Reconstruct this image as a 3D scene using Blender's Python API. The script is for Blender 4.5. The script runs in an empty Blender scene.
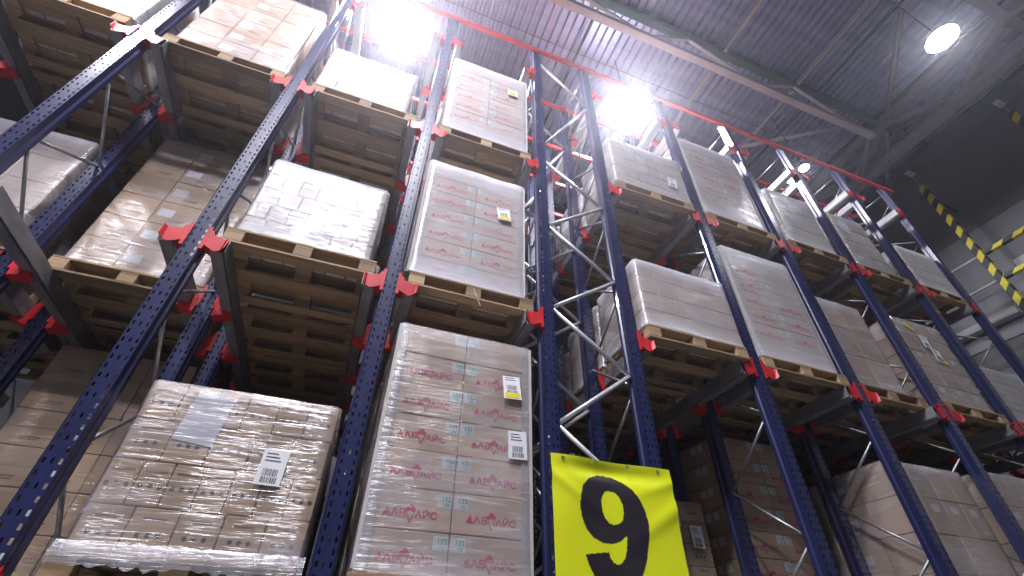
import bpy, bmesh, math, random
from mathutils import Vector, Matrix, noise
random.seed(9)
H = 1.6                       # eye height above the floor; heights below are relative to the eye
COL = bpy.context.scene.collection
DATA = bpy.data

# ------------------------------------------------------------------ materials
def mat(name):
    m = DATA.materials.new(name); m.use_nodes = True
    nt = m.node_tree; nt.nodes.clear()
    out = nt.nodes.new('ShaderNodeOutputMaterial')
    return m, nt, out
def N(nt, t, **k):
    n = nt.nodes.new(t)
    for a, v in k.items():
        if a in n.inputs.keys(): n.inputs[a].default_value = v
        else: setattr(n, a, v)
    return n
def L(nt, a, b): nt.links.new(a, b)
def coords(nt, scale=(1, 1, 1), rot=(0, 0, 0), rnd=True):
    tc = N(nt, 'ShaderNodeTexCoord')
    mp = N(nt, 'ShaderNodeMapping'); mp.inputs['Scale'].default_value = scale; mp.inputs['Rotation'].default_value = rot
    src = tc.outputs['Object']
    if rnd:
        oi = N(nt, 'ShaderNodeObjectInfo')
        ml = N(nt, 'ShaderNodeMath', operation='MULTIPLY'); ml.inputs[1].default_value = 37.0
        L(nt, oi.outputs['Random'], ml.inputs[0])
        ad = N(nt, 'ShaderNodeVectorMath', operation='ADD')
        L(nt, src, ad.inputs[0]); L(nt, ml.outputs[0], ad.inputs[1]); src = ad.outputs[0]
    L(nt, src, mp.inputs['Vector'])
    return mp.outputs[0]
def ramp(nt, fac, stops):
    r = N(nt, 'ShaderNodeValToRGB'); e = r.color_ramp.elements
    e[0].position, e[0].color = stops[0][0], (*stops[0][1], 1)
    e[1].position, e[1].color = stops[-1][0], (*stops[-1][1], 1)
    for p, c in stops[1:-1]:
        x = e.new(p); x.color = (*c, 1)
    L(nt, fac, r.inputs[0]); return r.outputs[0]
def simple(name, c1, c2, scale=(6, 6, 6), rough=.5, metal=0., bump=0., detail=4, vary=0., spec=.5, coat=0.):
    m, nt, out = mat(name)
    p = N(nt, 'ShaderNodeBsdfPrincipled'); p.inputs['Roughness'].default_value = rough; p.inputs['Metallic'].default_value = metal
    p.inputs['Specular IOR Level'].default_value = spec; p.inputs['Coat Weight'].default_value = coat
    v = coords(nt, scale)
    n = N(nt, 'ShaderNodeTexNoise'); n.inputs['Scale'].default_value = 1; n.inputs['Detail'].default_value = detail
    L(nt, v, n.inputs['Vector'])
    c = ramp(nt, n.outputs[0], [(.3, c1), (.7, c2)])
    if vary:
        oi = N(nt, 'ShaderNodeObjectInfo')
        mr = N(nt, 'ShaderNodeMapRange'); mr.inputs['To Min'].default_value = 1 - vary; mr.inputs['To Max'].default_value = 1 + vary
        L(nt, oi.outputs['Random'], mr.inputs[0])
        hs = N(nt, 'ShaderNodeHueSaturation'); L(nt, mr.outputs[0], hs.inputs['Value']); L(nt, c, hs.inputs['Color']); c = hs.outputs[0]
    L(nt, c, p.inputs['Base Color'])
    if bump:
        b = N(nt, 'ShaderNodeBump'); b.inputs['Strength'].default_value = bump; b.inputs['Distance'].default_value = .01
        L(nt, n.outputs[0], b.inputs['Height']); L(nt, b.outputs[0], p.inputs['Normal'])
    L(nt, p.outputs[0], out.inputs[0]); return m
M = {}
M['blue'] = simple('blue_paint', (.013, .017, .070), (.020, .026, .098), (9, 9, 3), .3, .0, .05, spec=.8, coat=.5)
M['red'] = simple('red_paint', (.44, .012, .018), (.62, .028, .034), (8, 8, 8), .38, 0, 0, vary=.12)
M['zinc'] = simple('galvanised_steel', (.30, .30, .32), (.46, .46, .48), (14, 14, 14), .42, .75)
M['zinc_bright'] = simple('bright_galvanised_steel', (.55, .55, .58), (.70, .70, .73), (14, 14, 14), .4, .35)
M['rail'] = simple('galvanised_rail', (.20, .20, .215), (.34, .34, .355), (10, 3, 10), .5, .45)
M['white_steel'] = simple('pale_grey_paint', (.50, .48, .47), (.60, .58, .57), (3, 3, 3), .5)
M['dim_steel'] = simple('grey_brown_paint', (.24, .225, .22), (.31, .29, .28), (3, 3, 3), .6)
M['green'] = simple('green_paint', (.018, .065, .048), (.03, .095, .07), (3, 3, 3), .5)
M['deck'] = simple('galvanised_deck', (.36, .41, .56), (.50, .55, .72), (.5, 6, 3), .34, .6)
M['wallpanel'] = simple('wall_panel', (.17, .17, .175), (.22, .22, .225), (.6, .6, .6), .8)
M['wallpale'] = simple('wall_panel_pale', (.30, .31, .33), (.36, .37, .40), (.6, .6, .6), .7)
M['darkwall'] = simple('dark_steel_cladding', (.055, .055, .065), (.08, .08, .09), (1, 1, 1), .6)
M['concrete'] = simple('concrete', (.13, .13, .135), (.18, .18, .185), (1.2, 1.2, 1.2), .55, 0, .1, 8)
M['paper'] = simple('white_paper', (.76, .77, .80), (.84, .85, .88), (20, 20, 20), .6)
M['ink'] = simple('dark_ink', (.05, .05, .06), (.09, .09, .10), (20, 20, 20), .7)
M['green_ink'] = simple('green_ink', (.07, .42, .25), (.10, .50, .30), (20, 20, 20), .7)
M['pink_ink'] = simple('crimson_ink', (.62, .03, .10), (.72, .06, .16), (30, 30, 30), .6)
M['yellow_tape'] = simple('yellow_tape', (.75, .60, .03), (.85, .72, .06), (20, 20, 20), .4)
M['black'] = simple('black_rubber', (.012, .012, .014), (.025, .025, .03), (8, 8, 8), .5)
M['corner'] = simple('corner_board', (.50, .46, .43), (.58, .55, .52), (3, 3, 12), .7)
M['banner'] = simple('yellow_banner_fabric', (.74, .82, .012), (.80, .88, .02), (3, 3, 3), .42, 0, 0, spec=.4)
M['digit'] = simple('black_print', (.022, .018, .026), (.032, .028, .036), (5, 5, 5), .42)
M['lamp_body'] = simple('lamp_aluminium', (.3, .3, .32), (.4, .4, .42), (8, 8, 8), .4, .8)
def carton_mat(name, a, b):
    m, nt, out = mat(name)
    p = N(nt, 'ShaderNodeBsdfPrincipled'); p.inputs['Roughness'].default_value = .72
    n = N(nt, 'ShaderNodeTexNoise'); n.inputs['Scale'].default_value = 5; n.inputs['Detail'].default_value = 5
    L(nt, coords(nt, (1, 1, 1)), n.inputs['Vector'])
    c = ramp(nt, n.outputs[0], [(.25, a), (.75, b)])
    oi = N(nt, 'ShaderNodeObjectInfo')
    mr = N(nt, 'ShaderNodeMapRange'); mr.inputs['To Min'].default_value = .88; mr.inputs['To Max'].default_value = 1.1
    L(nt, oi.outputs['Random'], mr.inputs[0])
    hs = N(nt, 'ShaderNodeHueSaturation'); L(nt, mr.outputs[0], hs.inputs['Value']); L(nt, c, hs.inputs['Color'])
    L(nt, hs.outputs[0], p.inputs['Base Color']); L(nt, p.outputs[0], out.inputs[0]); return m
M['card'] = carton_mat('cardboard_tan', (.52, .36, .225), (.64, .47, .31))
M['card_pale'] = carton_mat('cardboard_pale', (.60, .47, .36), (.71, .575, .455))
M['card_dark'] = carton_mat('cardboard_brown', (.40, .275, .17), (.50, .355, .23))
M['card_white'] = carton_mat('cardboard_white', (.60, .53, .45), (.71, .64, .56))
M['card_seam'] = simple('cardboard_seam', (.16, .10, .06), (.2, .13, .08), (9, 9, 9), .9)
def wood_mat(name, a, b):
    m, nt, out = mat(name)
    p = N(nt, 'ShaderNodeBsdfPrincipled'); p.inputs['Roughness'].default_value = .75
    n = N(nt, 'ShaderNodeTexNoise'); n.inputs['Scale'].default_value = 1; n.inputs['Detail'].default_value = 6; n.inputs['Roughness'].default_value = .65
    L(nt, coords(nt, (2.2, 26, 26)), n.inputs['Vector'])
    c = ramp(nt, n.outputs[0], [(.25, a), (.55, b), (.8, tuple(x * 1.25 for x in b))])
    oi = N(nt, 'ShaderNodeObjectInfo')
    mr = N(nt, 'ShaderNodeMapRange'); mr.inputs['To Min'].default_value = .6; mr.inputs['To Max'].default_value = 1.25
    L(nt, oi.outputs['Random'], mr.inputs[0])
    hs = N(nt, 'ShaderNodeHueSaturation'); L(nt, mr.outputs[0], hs.inputs['Value']); L(nt, c, hs.inputs['Color'])
    b_ = N(nt, 'ShaderNodeBump'); b_.inputs['Strength'].default_value = .3; b_.inputs['Distance'].default_value = .004
    L(nt, n.outputs[0], b_.inputs['Height']); L(nt, b_.outputs[0], p.inputs['Normal'])
    L(nt, hs.outputs[0], p.inputs['Base Color']); L(nt, p.outputs[0], out.inputs[0]); return m
M['wood'] = wood_mat('pallet_wood', (.20, .130, .068), (.38, .265, .15))
def film_mat(name, white, streak, gloss, rough=.2, wr=1.0, ends=0.):
    """Stretch film: clear and glossy, milky where it lies in more layers, with thin pulled wrinkles."""
    m, nt, out = mat(name)
    def nz(scale, rot, sc, det, dist):
        n = N(nt, 'ShaderNodeTexNoise'); n.inputs['Scale'].default_value = sc; n.inputs['Detail'].default_value = det; n.inputs['Distortion'].default_value = dist
        n.inputs['Roughness'].default_value = .55
        L(nt, coords(nt, scale, rot), n.inputs['Vector']); return n.outputs[0]
    def math_(op, a, b=None, c=None):
        n = N(nt, 'ShaderNodeMath', operation=op)
        for i, x in enumerate((a, b, c)):
            if x is None: continue
            if isinstance(x, (int, float)): n.inputs[i].default_value = x
            else: L(nt, x, n.inputs[i])
        return n.outputs[0]
    big = nz((1.0, 1.0, 2.2), (0, .3, 0), 1.6, 2, .3)                 # where more layers overlap
    w1 = nz((3.2, 3.2, 42), (0, .10, 0), 1, 4, .5)                   # fine near-horizontal wrinkles
    w2 = nz((2.5, 2.5, 20), (0, -.45, 0), 1, 3, .4)                   # slanting pulls
    relax = nz((1, 1, 1), (0, 0, 0), 3.0, 2, 0)
    r1 = math_('MULTIPLY', math_('SUBTRACT', w1, .5), math_('SMOOTH_MAX', math_('MULTIPLY', math_('SUBTRACT', relax, .34), 4.0), 0.3, .1))
    hsum = math_('ADD', math_('ADD', r1, math_('MULTIPLY', w2, .45)), math_('MULTIPLY', big, .9))
    b = N(nt, 'ShaderNodeBump'); b.inputs['Strength'].default_value = .5; b.inputs['Distance'].default_value = .014
    b.inputs['Distance'].default_value = .014 * wr
    L(nt, hsum, b.inputs['Height'])
    tr = N(nt, 'ShaderNodeBsdfTransparent'); tr.inputs[0].default_value = (.95, .95, .97, 1)
    gl = N(nt, 'ShaderNodeBsdfGlossy'); gl.inputs['Roughness'].default_value = rough; L(nt, b.outputs[0], gl.inputs['Normal'])
    df = N(nt, 'ShaderNodeBsdfDiffuse'); df.inputs['Color'].default_value = (.72, .73, .80, 1)
    fr = N(nt, 'ShaderNodeFresnel'); fr.inputs['IOR'].default_value = 1.4; L(nt, b.outputs[0], fr.inputs['Normal'])
    s1 = N(nt, 'ShaderNodeMixShader'); L(nt, math_('MINIMUM', math_('ADD', math_('MULTIPLY', fr.outputs[0], .35), gloss), 1.), s1.inputs[0])
    L(nt, tr.outputs[0], s1.inputs[1]); L(nt, gl.outputs[0], s1.inputs[2])
    st = math_('MAXIMUM', math_('MULTIPLY', math_('SUBTRACT', w1, .56), 5.0), 0)
    mil = math_('MAXIMUM', math_('MULTIPLY', math_('SUBTRACT', big, .45), 2.2), 0)
    g = N(nt, 'ShaderNodeTexCoord'); sp = N(nt, 'ShaderNodeSeparateXYZ'); L(nt, g.outputs['Generated'], sp.inputs[0])
    e1 = math_('MAXIMUM', math_('MULTIPLY', math_('SUBTRACT', math_('ABSOLUTE', math_('SUBTRACT', math_('ADD', sp.outputs[2], math_('MULTIPLY', big, .12)), .55)), .30), 6.), 0)   # more turns of film at top and bottom
    white = math_('ADD', math_('MULTIPLY', math_('MINIMUM', e1, 1), ends), white)
    f = math_('MINIMUM', math_('ADD', math_('ADD', math_('MULTIPLY', st, streak), math_('MULTIPLY', mil, streak * .9)), white), .93)
    s2 = N(nt, 'ShaderNodeMixShader'); L(nt, f, s2.inputs[0]); L(nt, s1.outputs[0], s2.inputs[1]); L(nt, df.outputs[0], s2.inputs[2])
    L(nt, s2.outputs[0], out.inputs[0]); return m
M['film_thin'] = film_mat('stretch_film_thin', .02, .20, .06, .25, 2.0)
M['film'] = film_mat('stretch_film', .02, .40, .14, .25, 3.4, .10)
M['film_milky'] = film_mat('stretch_film_milky', .22, .26, .08, .2, 1.0, .34)
M['film_white'] = film_mat('stretch_film_white', .15, .28, .12, .26, 2.2, .12)
def emit(name, col, s):
    m, nt, out = mat(name)
    e = N(nt, 'ShaderNodeEmission'); e.inputs[0].default_value = (*col, 1); e.inputs[1].default_value = s
    L(nt, e.outputs[0], out.inputs[0]); return m
M['glow'] = emit('lamp_light', (.93, .91, 1.0), 1000)
M['added_glow_up'] = emit('added_roof_uplight', (.92, .895, 1.0), 45)  # added upward glow, only there to brighten the roof
M['glow_dim'] = emit('lamp_light_dimmed', (.90, .90, 1.0), 170)
def stripe_mat():
    m, nt, out = mat('hazard_stripes')
    p = N(nt, 'ShaderNodeBsdfPrincipled'); p.inputs['Roughness'].default_value = .45
    tc = N(nt, 'ShaderNodeTexCoord'); w = N(nt, 'ShaderNodeSeparateXYZ'); L(nt, tc.outputs['Object'], w.inputs[0])
    a = N(nt, 'ShaderNodeMath', operation='ADD'); L(nt, w.outputs['Z'], a.inputs[0]); L(nt, w.outputs['Y'], a.inputs[1])
    f = N(nt, 'ShaderNodeMath', operation='MULTIPLY'); f.inputs[1].default_value = 2.6; L(nt, a.outputs[0], f.inputs[0])
    g = N(nt, 'ShaderNodeMath', operation='FRACT'); L(nt, f.outputs[0], g.inputs[0])
    c = ramp(nt, g.outputs[0], [(.49, (.78, .66, .02)), (.51, (.015, .015, .018))])
    L(nt, c, p.inputs['Base Color']); L(nt, p.outputs[0], out.inputs[0]); return m
M['stripes'] = stripe_mat()

# ------------------------------------------------------------------ mesh helpers
class B:
    def __init__(s): s.v = []; s.f = []
    def quadbox(s, x0, x1, y0, y1, z0, z1):
        i = len(s.v)
        s.v += [(x0, y0, z0), (x1, y0, z0), (x1, y1, z0), (x0, y1, z0), (x0, y0, z1), (x1, y0, z1), (x1, y1, z1), (x0, y1, z1)]
        s.f += [tuple(i + k for k in q) for q in ((0, 3, 2, 1), (4, 5, 6, 7), (0, 1, 5, 4), (1, 2, 6, 5), (2, 3, 7, 6), (3, 0, 4, 7))]
        return s
    def poly(s, pts, t):
        """pts: outline list of 3-D points; t: extrusion vector."""
        i = len(s.v); n = len(pts); t = Vector(t)
        s.v += [tuple(p) for p in pts] + [tuple(Vector(p) + t) for p in pts]
        s.f += [tuple(i + k for k in range(n)), tuple(i + n + k for k in reversed(range(n)))]
        s.f += [(i + k, i + n + k, i + n + (k + 1) % n, i + (k + 1) % n) for k in range(n)]
        return s
    def tube(s, a, b, r, n=10, w=None):
        a, b = Vector(a), Vector(b); d = (b - a).normalized()
        u = d.orthogonal().normalized(); v = d.cross(u); i = len(s.v)
        for p in (a, b):
            for k in range(n):
                t = 2 * math.pi * k / n; s.v.append(tuple(p + u * r * math.cos(t) + v * r * math.sin(t)))
        s.f += [(i + k, i + (k + 1) % n, i + n + (k + 1) % n, i + n + k) for k in range(n)]
        s.f += [tuple(i + k for k in reversed(range(n))), tuple(i + n + k for k in range(n))]
        return s
    def bar(s, a, b, w, h, up=(0, 0, 1)):
        a, b = Vector(a), Vector(b); d = (b - a).normalized(); side = d.cross(Vector(up)).normalized(); top = side.cross(d)
        i = len(s.v)
        for p in (a, b):
            for q, r in ((-1, -1), (1, -1), (1, 1), (-1, 1)): s.v.append(tuple(p + side * w / 2 * q + top * h / 2 * r))
        s.f += [(i, i + 1, i + 5, i + 4), (i + 1, i + 2, i + 6, i + 5), (i + 2, i + 3, i + 7, i + 6), (i + 3, i, i + 4, i + 7), (i + 3, i + 2, i + 1, i), (i + 4, i + 5, i + 6, i + 7)]
        return s
    def lathe(s, prof, n=28):
        i = len(s.v)
        for r, z in prof:
            for k in range(n):
                t = 2 * math.pi * k / n; s.v.append((r * math.cos(t), r * math.sin(t), z))
        for j in range(len(prof) - 1):
            for k in range(n):
                a, b = i + j * n + k, i + j * n + (k + 1) % n; s.f.append((a, b, b + n, a + n))
        return s
    def mesh(s, name, m, smooth=False, bevel=0.):
        me = DATA.meshes.new(name); me.from_pydata(s.v, [], s.f)
        bm = bmesh.new(); bm.from_mesh(me); bmesh.ops.recalc_face_normals(bm, faces=bm.faces)
        if bevel: bmesh.ops.bevel(bm, geom=list(bm.edges), offset=bevel, segments=1, affect='EDGES', clamp_overlap=True)
        bm.to_mesh(me); bm.free()
        me.materials.append(M[m] if isinstance(m, str) else m)
        if smooth:
            for p in me.polygons: p.use_smooth = True
        return me
def ob(name, me, parent=None, loc=(0, 0, 0), rot=(0, 0, 0), label=None):
    o = DATA.objects.new(name, me); COL.objects.link(o); o.parent = parent
    o.location = loc; o.rotation_euler = rot
    if label: o['label'] = label
    return o
def tag(o, label, cat, group=None):
    o['label'] = label; o['category'] = cat
    if group: o['group'] = group
    return o
def struct(name, me, loc=(0, 0, 0)):
    o = ob(name, me, None, (loc[0], loc[1], loc[2] + H)); o['kind'] = 'structure'; return o
def empty(name, x, y, z, label, cat, group=None):
    o = ob(name, None, None, (x, y, z + H)); o.empty_display_size = .2
    return tag(o, label, cat, group)

# ------------------------------------------------------------------ layout of the rack
UX = dict(Z=-4.14, A=-2.75, B=-1.36, C=.04, D=1.42, E=2.28, F=3.74, G=5.15, H=6.5, I=7.86, J=9.15)
ROWS = [3.0, 3.77, 4.53, 5.30, 6.06, 6.83]
LV = [.24, 2.42, 4.67, 6.98]
TOP = 7.72
YEND = 6.95
LANES = dict(ZA=('Z', 'A'), AB=('A', 'B'), BC=('B', 'C'), CD=('C', 'D'), EF=('E', 'F'), FG=('F', 'G'), GH=('G', 'H'), HI=('H', 'I'), IJ=('I', 'J'))
LANE_TXT = dict(ZA='fourth lane left of the yellow sign', AB='third lane left of the yellow sign', BC='second lane left of the yellow sign',
                CD='lane just left of the yellow sign', EF='lane just right of the yellow sign', FG='second lane right of the yellow sign',
                GH='third lane right of the yellow sign', HI='fourth lane right of the yellow sign', IJ='fifth lane right of the yellow sign')
LV_TXT = ['bottom tier', 'middle tier', 'upper tier', 'empty top tier']
UP_TXT = dict(Z='at the far left end', A='fourth left of the yellow sign', B='third left of the yellow sign', C='second left of the yellow sign',
              D="behind the yellow sign's left edge", E="behind the yellow sign's right edge", F='first right of the yellow sign', G='second right of the yellow sign',
              H='third right of the yellow sign', I='fourth right of the yellow sign', J='at the right end of the rack')
ROW_TXT = ['front', 'second', 'third', 'rear']

# upright: perforated omega profile, open at the back, origin on the floor at the front face centre
def upright_mesh(zb=-H, zt=TOP, pitch=.06):
    b = B(); hw = .056
    xs = [-.056, -.043, -.030, -.005, .005, .030, .043, .056]
    n = int((zt - zb) / pitch); L0 = zt - zb
    v0 = len(b.v)
    zs = []
    for k in range(n):
        z = k * pitch; zs += [z + .013, z + .041]
    zs = [0] + zs + [L0]
    for z in zs:
        for x in xs: b.v.append((x, 0, z))
    W = len(xs)
    for j in range(len(zs) - 1):
        for i in range(W - 1):
            if j % 2 == 1 and (i in (1, 5)): continue      # holes of the two outer columns
            if j % 4 == 3 and i == 3: continue             # slots of the middle column
            a = j * W + i; b.f.append((a, a + 1, a + 1 + W, a + W))
    # flanges, as thin boxes
    t = .004
    for s in (-1, 1):
        x = s * hw
        b.quadbox(min(x, x - s * t), max(x, x - s * t), 0, .055, 0, L0)
        b.poly([(x, .055, 0), (x + s * .012, .070, 0), (x + s * .012, .105, 0), (x + s * .008, .105, 0), (x + s * .008, .072, 0), (x - s * t, .058, 0)], (0, 0, L0))
        b.quadbox(min(x + s * .012, x - s * .02), max(x + s * .012, x - s * .02), .101, .105, 0, L0)
    me = DATA.meshes.new('upright'); me.from_pydata(b.v, [], b.f); me.materials.append(M['blue']); return me
UPM = upright_mesh()

def bracket_mesh(s, rear):
    """cantilever bracket: toothed plate on the upright, tapering arm, flared end plate. origin upright front centre, z = rail top"""
    b = B(); y = -.006
    def P(x, z, yy=0.): return (s * x, y + yy, z)
    b.poly([P(.050, -.15), P(.074, -.15), P(.074, .060), P(.068, .075), P(.062, .055), P(.056, .075), P(.050, .055)], (0, -.006, 0))
    if rear:
        b.poly([P(.07, -.21), P(.20, -.175), P(.20, -.145), P(.113, -.145), P(.113, -.01), P(.07, .035)], (0, -.005, 0))
        b.poly([P(.07, -.21), P(.20, -.175), P(.20, -.175, .10), P(.07, -.21, .10)], (0, 0, .005))
    else:
        b.poly([P(.06, -.10), P(.10, -.125), P(.15, -.15), P(.182, -.135), P(.188, -.02), P(.104, -.004), P(.088, .036), P(.06, .030)], (0, -.005, 0))
        b.poly([P(.06, .030), P(.088, .036), P(.088, .036, .09), P(.06, .030, .09)], (0, 0, -.005))
        b.poly([P(.182, -.135), P(.188, -.02), P(.212, -.012, -.022), P(.206, -.118, -.030)], (s * .004, 0, 0))
        b.poly([P(.06, -.10), P(.113, -.125), P(.113, -.125, .10), P(.06, -.10, .10)], (0, 0, .005))
    b.quadbox(min(s * .057, s * .0605), max(s * .057, s * .0605), y, .05, -.15, .05)
    return b.mesh('rail_bracket', 'red')
BRM = {(s, r): bracket_mesh(s, r) for s in (-1, 1) for r in (0, 1)}
PLATE = B().quadbox(-.08, .08, -.03, .14, 0, .012).mesh('base_plate', 'blue', bevel=.003)
FOOTBOLT = B().tube((0, 0, .012), (0, 0, .035), .012, 6).mesh('anchor_bolt', 'zinc')
CAPM = B().quadbox(-.075, .075, -.02, .125, 0, .012).mesh('top_cap', 'blue', bevel=.002)
SPAN = ROWS[1] - ROWS[0]
def brace_mesh(dz, r=.014):
    return B().tube((0, .085, 0), (0, SPAN + .02, dz), r, 8).mesh('diagonal_brace', 'zinc', smooth=True)
BUP, BDN = brace_mesh(.54), brace_mesh(-.54)
HBR = B().tube((0, .085, 0), (0, SPAN + .02, 0), .014, 8).mesh('cross_brace', 'zinc', smooth=True)
FRAMES = []
for kx, x in UX.items():
    for fi in range(3):
        y0 = ROWS[fi * 2]
        f = empty('upright_frame', x, y0, -H, ('perforated ' if fi == 0 else '') + 'blue upright frame with red brackets, %s row, %s' % (('front', 'middle', 'back')[fi], UP_TXT[kx]), 'rack upright', 'blue rack uprights, %s row' % ('front', 'middle', 'back')[fi])
        FRAMES.append(f)
        sides = [s for s in (-1, 1) if not (kx == 'J' and s == 1) and not (kx == 'D' and s == 1) and not (kx == 'E' and s == -1) and not (kx == 'Z' and s == -1)]
        for r in range(2):
            u = ob('upright', UPM, f, (0, r * SPAN, 0))
            ob('base_plate', PLATE, u); ob('top_cap', CAPM, u, (0, 0, TOP + H))
            for z in LV:
                for s in sides: ob('rail_bracket', BRM[(s, 1 if (fi or r) else 0)], u, (0, 0, z + H))
        k = 0
        while True:
            z = -1.32 + 1.08 * k
            if z + .54 > TOP - .1: break
            ob('diagonal_brace', BUP, f, (0, 0, z + H))
            if z + 1.08 < TOP: ob('diagonal_brace', BDN, f, (0, 0, z + 1.08 + H))
            k += 1
        ob('cross_brace', HBR, f, (0, 0, TOP + H - .12)); ob('cross_brace', HBR, f, (0, 0, .12))

# rails, one each side of every lane
def rail_mesh(s):
    """open galvanised rail, s = side of the upright it sits on"""
    b = B(); L0 = YEND - 3.0
    def R(x0, x1, z0, z1): b.quadbox(min(s * x0, s * x1), max(s * x0, s * x1), .004, L0, z0, z1)
    R(.118, .124, -.14, 0); R(.124, .215, -.006, 0); R(.124, .20, -.14, -.134); R(.194, .2, -.134, -.115)
    R(.209, .215, -.125, -.006)
    return b.mesh('pallet_rail', 'rail')
RM = {s: rail_mesh(s) for s in (-1, 1)}
SLOT = B().quadbox(-.01, .01, -.002, .002, -.02, .02).mesh('slot', 'black')
for ln, (a, c) in LANES.items():
    for li, z in enumerate(LV):
        for (u, s, sd) in ((a, 1, 'left'), (c, -1, 'right')):
            o = ob('pallet_rail', RM[s], None, (UX[u], 3.0, z + H))
            tag(o, 'grey steel rail on %s side, %s, %s' % (sd, LV_TXT[li], LANE_TXT[ln]), 'rail', 'grey pallet rails')

# red top tie beams along the rows
names = list(UX)
TB_TXT = ['front', 'second', 'third', 'fourth', 'fifth', 'rearmost']
for ri, y in enumerate(ROWS):
    L0 = UX['J'] - UX['Z'] + .3
    b = B()
    for (y0, y1, z0, z1) in ((0, .005, 0, .075), (.005, .05, .07, .075), (.005, .05, 0, .005), (.045, .05, .005, .02)): b.quadbox(-.05, L0, y0, y1, z0, z1)
    o = ob('top_beam', b.mesh('top_beam', 'red'), None, (UX['Z'] - .1, y - .035, TOP - .005 + H - .075))
    tag(o, 'long red beam tying the upright tops, %s row from the aisle' % TB_TXT[ri], 'beam', 'red top beams')

# lattice filling the gap between the two uprights that carry the sign
for ri, y in enumerate(ROWS[:4]):
    x0, x1 = UX['D'] + .075, UX['E'] - .075
    t = empty('lattice_bracing', UX['D'], y, 0, 'zigzag of pale galvanised struts above the yellow sign, %s row' % TB_TXT[ri], 'bracing', 'zigzag struts in the narrow gap')
    pts = [(x0, -.75), (x1, -.2), (x0, .34), (x1, .88), (x0, 1.42), (x1, 1.99), (x0, 2.53), (x1, 3.07), (x0, 3.63), (x1, 4.22), (x0, 4.78)]
    segs = list(zip(pts[:-1], pts[1:])) + [((x0, 5.14), (x1, 6.45)), ((x1, 6.55), (x0, 7.35))]
    for (p, q) in segs:
        ob('strut', B().tube((p[0] - UX['D'], .045, p[1] + (.03 if p[0] == x0 else 0) * (1 if q[1] > p[1] else -1)), (q[0] - UX['D'], .045, q[1]), .020, 8).mesh('strut', 'zinc_bright', True), t)
# ------------------------------------------------------------------ pallets
def board(w, d, h): return B().quadbox(-w / 2, w / 2, -d / 2, d / 2, 0, h).mesh('board', 'wood', bevel=.002)
PB = {'deck_board': board(1.2, .138, .02), 'deck_board_slim': board(1.2, .097, .02), 'cross': board(.140, .8, .02),
      'block': board(.14, .10, .078), 'bottom': board(1.2, .10, .02), 'bottomw': board(1.2, .14, .02), 'blockw': board(.14, .14, .078)}
PAL = []
def pallet(x, yfront, z, label, group, cat='pallet', wide=1.2):
    p = empty('wooden_pallet', x, yfront + .4, z, label, cat, group); PAL.append(p)
    for i, y in enumerate((-.33, -.175, 0, .175, .33)):
        ob('deck_board', PB['deck_board' if i in (0, 2, 4) else 'deck_board_slim'], p, (0, y, .124), (0, 0, random.uniform(-.004, .004)))
    for x_ in (-.53, 0, .53): ob('stringer_board', PB['cross'], p, (x_, 0, .100))
    for yy, kb, kk in ((-.35, 'bottom', 'block'), (0, 'bottomw', 'blockw'), (.35, 'bottom', 'block')):
        ob('bottom_board', PB[kb], p, (0, yy, 0))
        for x_ in (-.53, 0, .53): ob('block', PB[kk], p, (x_, yy, .021))
    p.rotation_euler.z = random.uniform(-.008, .008); p.scale.x = wide / 1.2
    return p

# ------------------------------------------------------------------ cartons, prints, film
def text_mesh(s, size, m, extr=.0):
    cu = DATA.curves.new('t', 'FONT'); cu.body = s; cu.size = size; cu.align_x = 'CENTER'; cu.align_y = 'CENTER'; cu.offset = size * .022
    cu.resolution_u = 3
    o = DATA.objects.new('t', cu); COL.objects.link(o)
    dg = bpy.context.evaluated_depsgraph_get(); me = DATA.meshes.new_from_object(o.evaluated_get(dg))
    DATA.objects.remove(o); 
    me.transform(Matrix.Rotation(math.pi / 2, 4, 'X'))
    me.materials.clear(); me.materials.append(M[m]); return me
def join_meshes(parts, name, m):
    bm = bmesh.new()
    for me, mx in parts:
        t = me.copy(); t.transform(mx); bm.from_mesh(t); DATA.meshes.remove(t)
    r = DATA.meshes.new(name); bm.to_mesh(r); bm.free(); r.materials.append(M[m])
    for p in r.polygons: p.material_index = 0
    return r
T = Matrix.Translation
def cone_logo():
    """ice-cream cone outline: scoops above, thin V cone below"""
    b = B()
    def disc(cx, cz, r):
        b.poly([(cx + r * math.cos(t * math.pi / 7), 0, cz + r * math.sin(t * math.pi / 7)) for t in range(14)], (0, .0008, 0))
    disc(-.016, .030, .016); disc(.016, .030, .016); disc(0, .048, .017)
    b.bar((-.027, 0, .020), (0, 0, -.055), .001, .006, up=(1, 0, .4)); b.bar((.027, 0, .020), (0, 0, -.055), .001, .006, up=(1, 0, -.4))
    return b.mesh('c', 'pink_ink')
DAVICE = join_meshes([(text_mesh('ΔАВ', .07, 'pink_ink'), T((-.095, 0, 0))), (cone_logo(), T((0, 0, 0))), (text_mesh('АЙС', .065, 'pink_ink'), T((.098, 0, -.004)))], 'brand_print', 'pink_ink')
DAVICE.transform(Matrix.Diagonal((1, 1, .84, 1)))
LBL = B().quadbox(-.045, .045, 0, .001, -.04, .04).mesh('paper_label', 'paper')
LBLS = B().quadbox(-.05, .05, 0, .001, -.035, .035).mesh('paper_label', 'paper')
LBLW = B().quadbox(-.062, .062, 0, .001, -.05, .05).mesh('paper_label', 'paper')
N132 = join_meshes([(text_mesh('132', .042, 'green_ink'), T((.008, 0, .012))), (text_mesh('132', .026, 'green_ink'), T((.012, 0, -.022)))], 'number_print', 'green_ink')
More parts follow.
